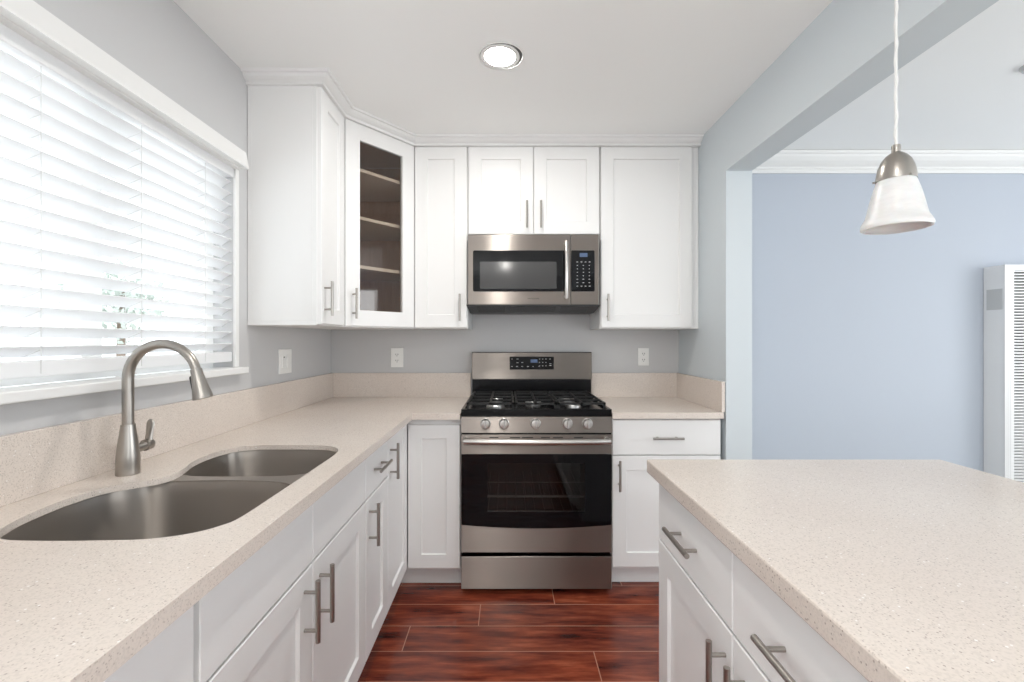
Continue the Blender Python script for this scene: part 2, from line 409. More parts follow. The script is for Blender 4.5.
# stool, casing, head moulding
struct('window_1_sill', B((XO+.06, XL+.001, WY0+.001, WY1-.001, WZ0-.025, WZ0), (XL, XL+.042, WY0-.04, WY1+.045, WZ0-.027, WZ0), bev=.004), M['trimwhite'])
struct('window_1_casing', B((XL, XL+.012, WY1, WY1+.024, WZ0, WZ1), (XL, XL+.012, WY0-.035, WY0, WZ0, WZ1), bev=.002), M['trimwhite'])
hp = [(XL, 1.989), (XL+.030, 1.989), (XL+.033, 1.993), (XL+.067, 1.989), (XL+.067, 1.997), (XL+.054, 2.058), (XL, 2.062)]
struct('window_1_head_moulding', extrude_prof(hp, WY0-.05, 1.888, 'Y'), M['trimwhite'])

# blind
BXc = XL-.026
bl = thing('window_blind', 'white horizontal slat blind hanging in the window over the sink', 'blind', (BXc, (WY0+WY1)/2, WZ0))
obj('headrail', B((BXc-.03, BXc+.034, WY0+.006, WY1-.006, 1.952, 1.991), bev=.002), M['slat'], bl)
bm = bmesh.new(); tilt = math.radians(31); pitch = .0479; nsl = 15
for i in range(nsl):
    zc = 1.253+i*pitch
    up, dn = [], []
    for j in range(7):
        s_ = (j/6-.5)*.05; cz = .0022*(1-(s_/.025)**2)
        for lst, th in ((up, .0014), (dn, -.0014)):
            a, c_ = s_, cz+th
            lst.append((BXc+a*math.cos(tilt)-c_*math.sin(tilt), zc+a*math.sin(tilt)+c_*math.cos(tilt)))
    pf = up+dn[::-1]
    y0, y1 = WY0+.004, WY1-.003
    A = [bm.verts.new((p[0], y0, p[1])) for p in pf]; C = [bm.verts.new((p[0], y1, p[1])) for p in pf]
    for k in range(len(pf)): bm.faces.new((A[k], A[(k+1)%len(pf)], C[(k+1)%len(pf)], C[k]))
    bm.faces.new(A[::-1]); bm.faces.new(C)
obj('slats', bm, M['slat'], bl, smooth=True)
obj('bottom_rail', B((BXc-.025, BXc+.025, WY0+.004, WY1-.003, 1.192, 1.232), bev=.004), M['slat'], bl)
for y in (.90, 1.11, 1.416, 1.716):
    bm = bmesh.new()
    for dx in (-.024, .0262):
        add_tube(bm, [(BXc+dx, y, 1.2), (BXc+dx, y, 1.95)], .0009, 6)
    for i in range(nsl):
        zc = 1.249+i*pitch
        add_tube(bm, [(BXc-.024, y, zc-.012), (BXc+.0262, y, zc+.009)], .0007, 5)
    obj('ladder_cord', bm, M['cord'], bl)

# outside: a tree beyond the window
def shrub(name, c, r, label, nleaf=900):
    t = thing(name, label, 'tree', (c[0], c[1], -.2))
    bm = bmesh.new(); add_tube(bm, [(c[0], c[1], -.2), (c[0]+.03, c[1], c[2]-.2), (c[0], c[1]+.04, c[2]+.2)], [.06, .045, .015], 8)
    obj('trunk', bm, M['bark'], t)
    bm = bmesh.new()
    for i in range(nleaf):
        d = Vector((random.gauss(0, 1), random.gauss(0, 1), random.gauss(0, .7))).normalized()*r*random.uniform(.35, 1)
        p = Vector(c)+d; a = Vector((random.uniform(-1, 1), random.uniform(-1, 1), random.uniform(-1, 1))).normalized()
        b_ = a.orthogonal().normalized(); s_ = random.uniform(.04, .075)
        vs = [bm.verts.new(p+a*s_), bm.verts.new(p+b_*s_*.4), bm.verts.new(p-a*s_), bm.verts.new(p-b_*s_*.4)]; bm.faces.new(vs)
    obj('foliage', bm, M['leaf'], t)
shrub('garden_tree', (-4.6, 5.4, 1.75), .55, 'blurry green tree seen through the slats of the window blind')

# ================================================================ COUNTERTOPS
cut = catmull([(-.553, .95), (-.566, .905), (-.60, .868), (-.66, .843), (-.74, .836), (-.84, .834), (-.93, .840), (-.975, .872), (-1.003, .93),
               (-1.016, 1.00), (-1.018, 1.07), (-1.003, 1.137), (-.965, 1.172), (-.925, 1.21), (-.914, 1.256), (-.927, 1.31), (-.948, 1.37), (-.957, 1.44), (-.950, 1.51),
               (-.925, 1.562), (-.87, 1.587), (-.78, 1.592), (-.68, 1.590), (-.61, 1.575), (-.568, 1.53), (-.553, 1.46), (-.551, 1.3), (-.551, 1.1)], 5)
XCF = -.472                                             # left counter front
outer = [(XL+.002, -1.2), (XCF, -1.2), (XCF, 2.268), (-.2345, 2.268), (-.2345, YB-.002), (XL+.002, YB-.002)]
bm = slab(outer, [cut], CBOT+.015, CTOP)
EI = .04
ap = [(XCF, -1.2), (XCF, 2.268), (-.2345, 2.268), (-.2345, 2.268+EI), (XCF-EI, 2.268+EI), (XCF-EI, -1.2)]
b2 = slab(ap, [], CBOT, CBOT+.0151); me = bpy.data.meshes.new('tmp'); b2.to_mesh(me); b2.free(); bm.from_mesh(me); bpy.data.meshes.remove(me)
o = obj('countertop', bm, M['quartz'], bevel=.003)
tag(o, 'cream speckled quartz L-shaped worktop with the sink cutout, under the window', 'countertop')
o = obj('countertop', B((.5305, 1.094, 2.292, YB-.002, CBOT, CTOP), bev=.003), M['quartz'])
tag(o, 'short cream quartz worktop right of the range by the wall stub', 'countertop')
# backsplashes
ZS = 1.068
tag(obj('backsplash', B((XL+.002, XL+.022, -1.2, YB-.002, CTOP, ZS), bev=.0015), M['quartz']), 'long low quartz backsplash strip along the wall under the window', 'backsplash')
tag(obj('backsplash', B((XL+.022, -.232, YB-.022, YB-.002, CTOP, ZS), bev=.0015), M['quartz']), 'low quartz backsplash strip on the back wall left of the range', 'backsplash')
tag(obj('backsplash', B((.5335, 1.09, YB-.022, YB-.002, CTOP, ZS), bev=.0015), M['quartz']), 'low quartz backsplash strip on the back wall right of the range', 'backsplash')
tag(obj('backsplash', B((1.09, 1.108, 2.31, YB-.002, CTOP, ZS), bev=.0015), M['quartz']), 'quartz side splash on the right wall stub, running toward the viewer', 'backsplash')
# island
tag(obj('countertop', B((.430, 1.335, -.55, 1.403, CTOP-.040, CTOP), bev=.004), M['quartz']), 'large cream quartz island worktop in the right foreground', 'countertop')

# ================================================================ BASE CABINETS
def carcass_box(x0, x1, y0, y1, z0, z1, open_top=True):
    b_ = [(x0, x1, y0, y1, z0, z0+T)]
    b_ += [(x0, x0+T, y0, y1, z0+T, z1), (x1-T, x1, y0, y1, z0+T, z1), (x0+T, x1-T, y0, y0+T, z0+T, z1), (x0+T, x1-T, y1-T, y1, z0+T, z1)]
    return b_
ZT = CBOT-.0005; ZDG = .704; ZDB = .125; TOE = .11
XF = -.525                                               # carcass front, doors stand .02 proud
g = 'white base cabinets under the window worktop'
fcL = Face((XF, 0, 0), (0, 1, 0), (1, 0, 0))              # u = world y
def left_cab(name, y0, y1, label):
    t = thing(name, label, 'cabinet', (XL+.3, (y0+y1)/2, 0), g)
    obj('carcass', B(*carcass_box(XL+.004, XF, y0+.0005, y1-.0005, TOE, ZT)), M['cab'], t)
    obj('toe_kick', B((XL+.02, XF-.055, y0+.0005, y1-.0005, 0, TOE)), M['cab'], t)
    return t
t = left_cab('base_cabinet', -.15, .741, 'white base cabinet at the left end of the window run, cut by the frame')
drawer(fcL, t, -.147, .735, ZDG+.003, .872)
shaker(fcL, t, -.147, .292, ZDB, ZDG-.003, .25, .60)
shaker(fcL, t, .296, .735, ZDB, ZDG-.003, .34, .60)
t = left_cab('sink_cabinet', .741, 1.628, 'white sink cabinet with two doors and two blank false drawer fronts below the basin')
shaker(fcL, t, .749, 1.181, ZDB, ZDG-.003, 1.134, .605)
shaker(fcL, t, 1.184, 1.625, ZDB, ZDG-.003, 1.226, .60)
drawer(fcL, t, .749, 1.181, ZDG+.003, .872, False, 'false_drawer_front'); drawer(fcL, t, 1.184, 1.625, ZDG+.003, .872, False, 'false_drawer_front')
t = left_cab('base_cabinet', 1.628, 1.930, 'narrow white base cabinet with one drawer above one door, right of the sink cabinet')
drawer(fcL, t, 1.631, 1.927, ZDG+.003, .872); shaker(fcL, t, 1.631, 1.927, ZDB, ZDG-.003, 1.667, .605)
# corner cabinet: L-shaped with two doors at right angles
t = thing('corner_cabinet', 'white corner base cabinet with two tall doors meeting left of the range', 'cabinet', (XL+.3, 2.6, 0), g)
YF = 2.322
bm = B((XL+.004, XL+.004+T, 1.931, YB-.004, TOE, ZT), (XL+.004+T, XF, 1.931, 1.931+T, TOE, ZT), (XL+.022, XF, 1.949, YB-.004, TOE, TOE+T), (XF, -.2365, YF, YB-.004, TOE, TOE+T),
       (XL+.022, -.2365, YB-.022, YB-.004, TOE+T, ZT), (-.2545, -.2365, YF, YB-.022, TOE+T, ZT), (XF-.02, XF, YF-.04, YF, TOE+T, ZT),
       (XF, -.2545, YF, YF+.018, .840, ZT), (XF-.018, XF, 1.949, YF-.04, .852, ZT))
obj('carcass', bm, M['cab'], t)
obj('toe_kick', B((XL+.02, XF-.055, 1.931, 2.40, 0, TOE), (XL+.02, -.2365, 2.40, YB-.004, 0, TOE)), M['cab'], t)
shaker(fcL, t, 1.933, YF-.022, ZDB, .872, 1.968, .758, stile=.065)
fcB = Face((0, YF, 0), (1, 0, 0), (0, -1, 0))             # u = world x
shaker(fcB, t, XF+.023, -.2385, ZDB, .850, stile=.068)
# right of the range
t = thing('base_cabinet', 'white base cabinet with one drawer above a door, right of the range', 'cabinet', (.81, 2.6, 0))
YFR = 2.335; fcR = Face((0, YFR, 0), (1, 0, 0), (0, -1, 0))
obj('carcass', B(*carcass_box(.5325, 1.094, YFR, YB-.004, TOE, ZT)), M['cab'], t)
obj('toe_kick', B((.5325, 1.094, YFR+.075, YB-.01, 0, TOE)), M['cab'], t)
drawer(fcR, t, .5365, 1.087, .697, .873); shaker(fcR, t, .5365, 1.087, ZDB, .690, .568, .596)
# island cabinets
fcI = Face((.470, 0, 0), (0, 1, 0), (-1, 0, 0))
for (y0, y1, lab) in ((.470, 1.352, 'white island cabinet at the far end, two drawers with bar pulls over two doors'),
                      (-.47, .468, 'white island cabinet at the near end, cut by the bottom of the photo')):
    t = thing('island_cabinet', lab, 'cabinet', (.85, (y0+y1)/2, 0), 'cabinets of the island')
    obj('carcass', B(*carcass_box(.470, 1.29, y0, y1, TOE, CTOP-.041)), M['cab'], t)
    obj('toe_kick', B((.53, 1.25, y0+.002, y1-.002, 0, TOE)), M['cab'], t)
    ym = y0+.438 if y0 > 0 else (y0+y1)/2
    for a, b_, h in ((y0+.003, ym-.0015, ym-.047), (ym+.0015, y1-.003, ym+.03)):
        drawer(fcI, t, a, b_, .698, .864); shaker(fcI, t, a, b_, ZDB, .692, h, .585)

# ================================================================ SINK
bigo = catmull([(-.548, .95), (-.562, .90), (-.60, .862), (-.68, .833), (-.80, .827), (-.92, .832), (-.985, .87), (-1.018, .95), (-1.026, 1.05), (-1.016, 1.12), (-.99, 1.185),
                (-.93, 1.232), (-.80, 1.246), (-.69, 1.243), (-.60, 1.225), (-.556, 1.175), (-.546, 1.07)], 5)
smlo = catmull([(-.55, 1.38), (-.572, 1.316), (-.63, 1.288), (-.75, 1.281), (-.88, 1.284), (-.945, 1.316), (-.968, 1.40), (-.960, 1.51), (-.928, 1.572),
                (-.86, 1.598), (-.75, 1.602), (-.64, 1.597), (-.575, 1.57), (-.55, 1.51)], 5)
sk = thing('kitchen_sink', 'double bowl undermount stainless steel sink set into the window worktop', 'sink', (-.77, 1.2, .70))
fl = catmull([(-.535, .9), (-.56, .83), (-.68, .812), (-.92, .812), (-1.00, .85), (-1.045, .97), (-1.045, 1.15), (-1.0, 1.3), (-.985, 1.5), (-.95, 1.6), (-.86, 1.622), (-.62, 1.622), (-.545, 1.59), (-.53, 1.45), (-.53, 1.1)], 4)
obj('flange', slab(fl, [bigo, smlo], .8935, .8975), M['sink'], sk)
def bowl(out, zb, name):
    bm = bmesh.new(); N = len(out)
    cx = sum(p[0] for p in out)/N; cy = sum(p[1] for p in out)/N
    rings = []
    rows = [(1.006, .8965), (1.0, .892), (.992, .86), (.965, zb+.05), (.945, zb+.025), (.90, zb+.008), (.83, zb+.002), (.6, zb-.001)]
    for s_, z in rows: rings.append([bm.verts.new((cx+(x-cx)*s_, cy+(y-cy)*s_, z)) for x, y in out])
    last = []
    for x, y in out:
        a = math.atan2(y-cy, x-cx); last.append(bm.verts.new((cx+.045*math.cos(a), cy+.045*math.sin(a), zb-.004)))
    rings.append(last)
    for a, b_ in zip(rings, rings[1:]):
        for k in range(N): bm.faces.new((a[k], a[(k+1)%N], b_[(k+1)%N], b_[k]))
    o = obj(name, bm, M['sink'], sk, smooth='all')
    md = o.modifiers.new('thickness', 'SOLIDIFY'); md.thickness = .0015; md.offset = 1
    bm = bmesh.new(); add_lathe(bm, [(.046, zb-.0035), (.045, zb-.001), (.038, zb-.003), (.03, zb-.012), (.012, zb-.012)], (cx, cy, 0), 32)
    obj('drain', bm, M['drain'], o, smooth=True)
bowl(bigo, .685, 'large_bowl'); bowl(smlo, .70, 'small_bowl')

# faucet
fx, fy = -1.041, 1.250
t = thing('kitchen_faucet', 'brushed nickel gooseneck pull-down faucet standing behind the sink', 'faucet', (fx, fy, CTOP))
bm = bmesh.new()
add_lathe(bm, [(.0275, .914), (.028, .918), (.0275, .93), (.0275, .945), (.0265, .965), (.0235, .995), (.020, 1.02), (.0175, 1.04), (.0165, 1.05), (.0138, 1.0505)], (fx, fy, 0), 40)
obj('base', bm, M['nickel'], t, smooth=True)
bm = bmesh.new(); R_ = .095; zc = 1.176
pts = [(fx, fy, 1.049), (fx, fy, 1.08), (fx, fy, 1.12), (fx, fy, zc)]
rd = [.0138]*4
a_end = -22
for i in range(1, 25):
    a = math.radians(180-(180-14)*i/24)
    pts.append((fx+R_+R_*math.cos(a), fy, zc+R_*math.sin(a))); rd.append(.0138-.0018*min(1, i/20))
add_tube(bm, pts, rd, 24)
obj('spout', bm, M['nickel'], t, smooth=True)
e = Vector(pts[-1]); d = (e-Vector(pts[-2])).normalized()
d = Vector((math.sin(math.radians(14)), 0, -math.cos(math.radians(14))))
bm = bmesh.new(); add_tube(bm, [e-d*.004, e-d*.003, e+d*.012, e+d*.04, e+d*.074, e+d*.080, e+d*.081], [.012, .0142, .0148, .0185, .0245, .025, .021], 28)
sp = obj('spray_head', bm, M['nickel'], t, smooth=True)
bm = bmesh.new(); bs = e+d*.035+Vector((-.0165, 0, -.004)); add_tube(bm, [bs-d*.022, bs-d*.018, bs+d*.018, bs+d*.022], [.004, .006, .007, .004], 12)
obj('spray_button', bm, M['blackplastic'], sp, smooth=True)
bm = bmesh.new(); hz = .976
add_tube(bm, [(fx, fy+.02, hz), (fx, fy+.056, hz+.003)], .0125, 20); add_tube(bm, [(fx, fy+.0565, hz+.003), (fx, fy+.058, hz+.003), (fx, fy+.076, hz+.004), (fx, fy+.082, hz+.004)], [.014, .0165, .0165, .012], 24)
hd = obj('handle_hub', bm, M['nickel'], t, smooth=True)
bm = bmesh.new()
rows = [(0, .012, .008), (.012, .011, .007), (.028, .0105, .005), (.043, .0115, .0045), (.056, .0120, .004), (.063, .009, .0035), (.067, .004, .002)]
rr = []
for h, w, th in rows:
    yy = fy+.071+.13*h*(1-h*3); zz = hz+.008+h
    rr.append([bm.verts.new((fx+w*math.cos(k*math.pi/8)+.03*h, yy+th*math.sin(k*math.pi/8), zz)) for k in range(16)])
ring_faces(bm, rr)
obj('lever', bm, M['nickel'], hd, smooth=True)

# ================================================================ UPPER CABINETS
ZU0, ZU1, ZDT = 1.346, 2.402, 2.391
DB = 1.352
g = 'white wall cabinets'
# left wall cabinet
XUF = -.832; YA, YBc = 1.99, 2.282
t = thing('wall_cabinet', 'tall white wall cabinet beside the window, plain side panel facing the viewer', 'cabinet', (XL+.15, 2.13, ZU0), g)
obj('carcass', B(*carcass_box(XL+.002, XUF, YA, YBc-.001, ZU0, ZU1), bev=.001), M['cab'], t)
fcU = Face((XUF, 0, 0), (0, 1, 0), (1, 0, 0))
shaker(fcU, t, YA+.004, YBc-.006, DB, ZDT, YA+.035, 1.465, stile=.07)
# diagonal corner cabinet with glass door, hollow
YU = 2.632
t = thing('corner_wall_cabinet', 'white diagonal corner wall cabinet with a glass door and brown inside', 'cabinet', (-.95, 2.72, ZU0), g)
Pa, Pb = Vector((XUF, YBc)), Vector((-.541, YU))
sh = [(XL+.004, YBc), (XUF, YBc), (-.541, YU), (-.541, YB-.004), (XL+.004, YB-.004)]
def offs(poly, d):
    out = []; k = len(poly)
    for i in range(k):
        p0, p1, p2 = Vector(poly[i-1]), Vector(poly[i]), Vector(poly[(i+1) % k])
        a, b_ = (p1-p0).normalized(), (p2-p1).normalized(); na, nb = Vector((-a.y, a.x)), Vector((-b_.y, b_.x))
        m_ = (na+nb).normalized(); q = p1+m_*d/m_.dot(na); out.append((q.x, q.y))
    return out
U = (Pb-Pa).normalized(); Nn = Vector((U.y, -U.x)); Ld = (Pb-Pa).length
bm = slab(sh, [], ZU0, ZU0+T)
def addslab(bm, o_, z0, z1):
    b2 = slab(o_, [], z0, z1); me = bpy.data.meshes.new('tmp'); b2.to_mesh(me); b2.free(); bm.from_mesh(me); bpy.data.meshes.remove(me)
addslab(bm, sh, ZU1-T, ZU1)
add_box(bm, XL+.004, XUF, YBc, YBc+.014, ZU0+T, ZU1-T)
add_box(bm, -.555, -.541, YU, YB-.004, ZU0+T, ZU1-T)
fcD = Face((Pa.x, Pa.y, 0), (U.x, U.y, 0), (Nn.x, Nn.y, 0))
for u0, u1 in ((0, .03), (Ld-.03, Ld)):
    q = [fcD.p(u0, 0, 0), fcD.p(u1, 0, 0), fcD.p(u1, 0, -.018), fcD.p(u0, 0, -.018)]; addslab(bm, [(v.x, v.y) for v in q], ZU0+T, ZU1-T)
obj('carcass', bm, M['cab'], t)
bm = bmesh.new()
add_box(bm, XL+.005, XL+.012, YBc+.016, YB-.006, ZU0+T, ZU1-T); add_box(bm, XL+.012, -.557, YB-.013, YB-.006, ZU0+T, ZU1-T)
add_box(bm, XL+.012, XUF-.005, YBc+.0145, YBc+.018, ZU0+T, ZU1-T); add_box(bm, -.560, -.5555, YU+.01, YB-.013, ZU0+T, ZU1-T)
addslab(bm, offs(sh, .022), ZU0+T, ZU0+T+.003); addslab(bm, offs(sh, .022), ZU1-T-.003, ZU1-T)
obj('lining', bm, M['wood_in'], t, label='brown wood-look lining')
for z in (1.657, 1.914, 2.166):
    obj('shelf', slab(offs(sh, .024), [], z, z+.017), M['shelf'], t, label='light wood shelf')
u0, u1 = .012, Ld-.010
d = obj('door', door_bm(fcD, u0, u1, DB, ZDT, .082, kind='glass'), M['cab'], t)
bm = bmesh.new()
q = [(u, v, dd) for dd in (.008, .011) for u, v in ((u0+.080, DB+.080), (u1-.080, DB+.080), (u1-.080, ZDT-.080), (u0+.080, ZDT-.080))]
vs = [bm.verts.new(fcD.p(*p)) for p in q]; ring_faces(bm, [vs[:4], vs[4:]])
obj('glass_pane', bm, M['cabpane'], d, label='clear glass pane')
handle(fcD, d, u0+.042, 1.465)
# back wall cabinets
fcW = Face((0, YU, 0), (1, 0, 0), (0, -1, 0))
t = thing('wall_cabinet', 'narrow white wall cabinet between the glass corner cabinet and the microwave', 'cabinet', (-.38, 2.78, ZU0), g)
obj('carcass', B(*carcass_box(-.540, -.226, YU, YB-.002, ZU0, ZU1), bev=.001), M['cab'], t)
shaker(fcW, t, -.530, -.230, DB, ZDT, -.268, 1.465)
t = thing('wall_cabinet', 'short white two-door wall cabinet above the microwave', 'cabinet', (.15, 2.78, 1.88), g)
obj('carcass', B(*carcass_box(-.224, .534, YU, YB-.002, 1.881, ZU1), bev=.001), M['cab'], t)
shaker(fcW, t, -.222, .1505, 1.888, ZDT, .113, 1.995); shaker(fcW, t, .1545, .530, 1.888, ZDT, .193, 1.995)
t = thing('wall_cabinet', 'wide white wall cabinet with a single door, right of the microwave', 'cabinet', (.8, 2.78, ZU0), g)
obj('carcass', B(*carcass_box(.536, 1.108, YU, YB-.002, ZU0, ZU1), bev=.001), M['cab'], t)
shaker(fcW, t, .540, 1.064, DB, ZDT, .575, 1.465)
# crown over the wall cabinets
prof = [(-.022, 2.3925), (.008, 2.3925), (.010, 2.400), (.006, 2.403), (.008, 2.406), (.018, 2.410), (.029, 2.418), (.034, 2.426), (.034, 2.429), (.045, 2.430), (.048, 2.438), (-.022, 2.438)]
o = obj('crown_moulding', sweep([(XL+.001, YA-.004), (XUF+.024, YA-.004), (XUF+.024, YBc-.010), (-.541+.009, YU-.024), (1.109, YU-.024)], prof), M['cab'])
tag(o, 'white crown moulding running along the tops of the wall cabinets at the ceiling', 'moulding')

# ================================================================ MICROWAVE
mx0, mx1, my, mz0, mz1 = -.2215, .5195, 2.572, 1.478, 1.878
t = thing('microwave', 'stainless steel over-the-range microwave mounted under the short wall cabinet', 'microwave', (.15, 2.75, mz0))
obj('casing', B((mx0+.002, mx1-.002, my+.03, YB-.003, mz0+.002, mz1-.001)), M['blackplastic'], t)
def pxX(px, Y): return (px-507)/F*Y
def pyZ(py, Y): return CAM_Z-(py-339.5)/F*Y
xs = pxX(570.6, my)
d = obj('door', B((mx0, xs-.001, my, my+.03, mz0+.002, mz1-.001), bev=.003), M['steel'], t)
def panel(x0, x1, z0, z1, y0, y1, r=.008, segs=4):
    pts = []
    for cx, cz, a0 in ((x1-r, z1-r, 0), (x0+r, z1-r, 90), (x0+r, z0+r, 180), (x1-r, z0+r, 270)):
        for k in range(segs+1):
            a = math.radians(a0+90*k/segs); pts.append((cx+r*math.cos(a), cz+r*math.sin(a)))
    bm = bmesh.new(); A = [bm.verts.new((x, y0, z)) for x, z in pts]; C = [bm.verts.new((x, y1, z)) for x, z in pts]
    ring_faces(bm, [A, C]); return bm
gz0, gz1 = pyZ(291.5, my), pyZ(250.5, my)
gl = obj('door_glass', panel(pxX(473, my), pxX(564.6, my), gz0, gz1, my-.0015, my+.001), M['blackglass'], d)
obj('screen', panel(pxX(480, my), pxX(556.5, my), pyZ(288.8, my), pyZ(261.7, my), my-.0018, my, .004), M['mesh'], d)
lettering('logo', 'FRIGIDAIRE', .0105, (pxX(533.5, my), my-.0005, pyZ(298.6, my)), M['slot'], d, sx=1.25)
bm = bmesh.new(); hx = pxX(565.8, my)
za, zb = pyZ(297.6, my), pyZ(242.8, my)
pts = [(hx, my+.002, za+.006)]+[(hx, my-.020-.018*math.sin(math.pi*k/12), za+(zb-za)*(k/12)) for k in range(13)]+[(hx, my+.002, zb-.006)]
add_tube(bm, pts, .0105, 16)
obj('handle', bm, M['steel_hi'], d, smooth=True, label='polished bowed bar handle')
cp = obj('control_panel', B((xs+.001, mx1, my, my+.03, mz0+.002, mz1-.001), bev=.003), M['steel'], t)
obj('keypad', panel(pxX(570.9, my)+.002, pxX(594.6, my), gz0, gz1, my-.0015, my+.001, .006), M['blackglass'], cp)
obj('display', panel(pxX(579.6, my), pxX(587.4, my), pyZ(257, my), pyZ(253, my), my-.002, my-.001, .001), M['bluelcd'], cp, label='blue digital display')
bm = bmesh.new()
for r_ in range(8):
    for c_ in range(3 if 0 < r_ < 7 else 4):
        w = .0030 if 0 < r_ < 5 else .0045
        px = 577.3+c_*(6.0 if 0 < r_ < 7 else 4.1); py = 262+r_*3.45
        x, z = pxX(px, my), pyZ(py, my)
        obj('key', B((x-w, x+w, my-.0018, my-.0012, z-.0014, z+.0014)), M['legend'], cp)
# lower grille, sloping down to the rear
bm = bmesh.new()
pf = [(my-.006, mz0+.002), (my-.006, mz0-.004), (my+.19, mz0-.034), (YB-.02, mz0-.034), (YB-.02, mz0+.001), (my+.03, mz0+.001)]
b2 = extrude_prof(pf, mx0-.006, mx1+.006, 'X')
ug = obj('underside_vent', b2, M['blackplastic'], t)
bm = bmesh.new()
for x0, x1 in ((-.17, -.01), (.02, .28), (.31, .47)):
    for k in range(7):
        y = my+.03+k*.02; z = mz0-.004-(y-my+.006)*.03/.196
        add_box(bm, x0, x1, y, y+.010, z-.0025, z+.002)
obj('vent_grille', bm, M['grille'], ug)

# ================================================================ RANGE
rx0, rx1, ry = -.2305, .5265, 2.283
rc = (rx0+rx1)/2
t = thing('gas_range', 'stainless steel gas range with black oven door standing between the base cabinets', 'range', (rc, 2.6, 0))
obj('body', B((rx0+.003, rx0+.02, ry+.035, 2.915, .03, .893), (rx1-.02, rx1-.003, ry+.035, 2.915, .03, .893), (rx0+.02, rx1-.02, 2.895, 2.915, .03, .893),
              (rx0+.02, rx1-.02, ry+.05, 2.895, .03, .215), (rx0+.02, rx1-.02, ry+.035, 2.895, .80, .893)), M['blackenamel'], t)
for x in (rx0+.05, rx1-.05):
    for y in (ry+.08, 2.87):
        bm = bmesh.new(); add_lathe(bm, [(.018, 0), (.018, .012), (.01, .014), (.01, .031)], (x, y, 0), 16); obj('foot', bm, M['blackplastic'], t)
# drawer
obj('storage_drawer', B((rx0, rx1, ry, ry+.035, .030, pyZ(556.6, ry)), bev=.003), M['steel'], t)
# oven door: frame with hole
zd0, zd1 = pyZ(552.6, ry), pyZ(434.6, ry)
wx0, wx1, wz0, wz1 = pxX(487.5, ry), pxX(585, ry), pyZ(511.8, ry), pyZ(463, ry)
gt, gb, gbc = pyZ(454.2, ry), pyZ(524.7, ry), pyZ(528.3, ry)
d = obj('oven_door', B((rx0, rx1, ry, ry+.035, gt, zd1), (rx0, rx1, ry, ry+.035, zd0, wz0-.02), (rx0, wx0-.02, ry+.004, ry+.035, wz0-.02, gt), (wx1+.02, rx1, ry+.004, ry+.035, wz0-.02, gt), bev=.002), M['steel'], t)
# black glass with arched lower edge and window hole
op = [(rx0+.002, gt), (rx1-.002, gt)]+[(rx1-.002+(rx0-rx1+.004)*k/16, gb-(gb-gbc)*(1-(k/8-1)**2)) for k in range(17)]
hole = [(wx0, wz0), (wx1, wz0), (wx1, wz1), (wx0, wz1)]
bm = slab(op, [hole], 0, .006)
for v in bm.verts: x, y, z = v.co; v.co = (x, ry-.002+z, y)
obj('door_glass', bm, M['blackglass'], d, label='black glass door face')
obj('oven_window', B((wx0-.001, wx1+.001, ry+.000, ry+.003, wz0-.001, wz1+.001)), M['ovenpane'], d, label='tinted oven window')
cav = B((wx0-.06, wx1+.06, 2.80, 2.81, .24, .79), (wx0-.07, wx0-.06, ry+.04, 2.81, .24, .79), (wx1+.06, wx1+.07, ry+.04, 2.81, .24, .79), (wx0-.06, wx1+.06, ry+.04, 2.80, .23, .24), (wx0-.06, wx1+.06, ry+.04, 2.80, .785, .795))
obj('oven_cavity', cav, mat('oven_enamel', (.22, .22, .225), .4), t)
for z in (pyZ(492, 2.42), pyZ(510.5, 2.36)):
    bm = bmesh.new()
    for k in range(13): x = wx0-.05+k*(wx1-wx0+.10)/12; add_tube(bm, [(x, ry+.07, z), (x, ry+.55, z)], .0013, 6)
    for y, rr_ in ((ry+.07, .0042), (ry+.31, .003), (ry+.55, .003)): add_tube(bm, [(wx0-.06, y, z-.002), (wx1+.06, y, z-.002)], rr_, 8)
    obj('oven_rack', bm, M['alu'], t, label='wire oven rack')
bm = bmesh.new()
zh = pyZ(442.0, ry-.05)
pts = []
for k in range(17):
    s_ = k/16*2-1; pts.append((rc+s_*.353, ry-.042-.016*(1-s_*s_), zh))
pts = [(pts[0][0], ry+.002, zh)]+[(pts[0][0], ry-.03, zh)]+pts+[(pts[-1][0], ry-.03, zh), (pts[-1][0], ry+.002, zh)]
add_tube(bm, pts, .0145, 18)
obj('handle', bm, M['steel_hi'], d, smooth=True, label='polished bowed towel-bar handle')
bm = bmesh.new(); zv = pyZ(437.6, ry)
for a, b_ in ((489.5, 498.5), (510, 520), (522, 533), (541, 550), (553, 563), (574, 583)): obj('vent_slot', B((pxX(a, ry), pxX(b_, ry), ry-.0006, ry+.001, zv-.0026, zv+.0026)), M['slot'], d)
# control panel (slightly sloped) and knobs
zc0, zc1 = pyZ(432.6, ry), pyZ(417.3, ry)
cpn = obj('control_panel', extrude_prof([(ry-.006, zc0), (ry+.05, zc0), (ry+.05, zc1+.002), (ry+.004, zc1+.002)], rx0, rx1, 'X'), M['steel'], t)
obj('edge_trim', B((rx0+.002, rx1-.002, ry+.004, ry+.04, zd1, zc0-.0005)), M['blackenamel'], t)
for px in (485.3, 503.9, 535.6, 567.8, 587.9):
    x = pxX(px, ry-.02); z = pyZ(424, ry-.02)
    bm = bmesh.new(); add_lathe(bm, [(.026, ry), (.026, ry-.007), (.0235, ry-.009), (.0225, ry-.024), (.020, ry-.028), (.012, ry-.029)], (x, 0, z), 28, 'Y')
    k = obj('knob', bm, M['steel_hi'], t, smooth=True)
    obj('grip', B((x-.0045, x+.0045, ry-.040, ry-.026, z-.021, z+.021), bev=.003), M['steel_hi'], k)
bm = bmesh.new()
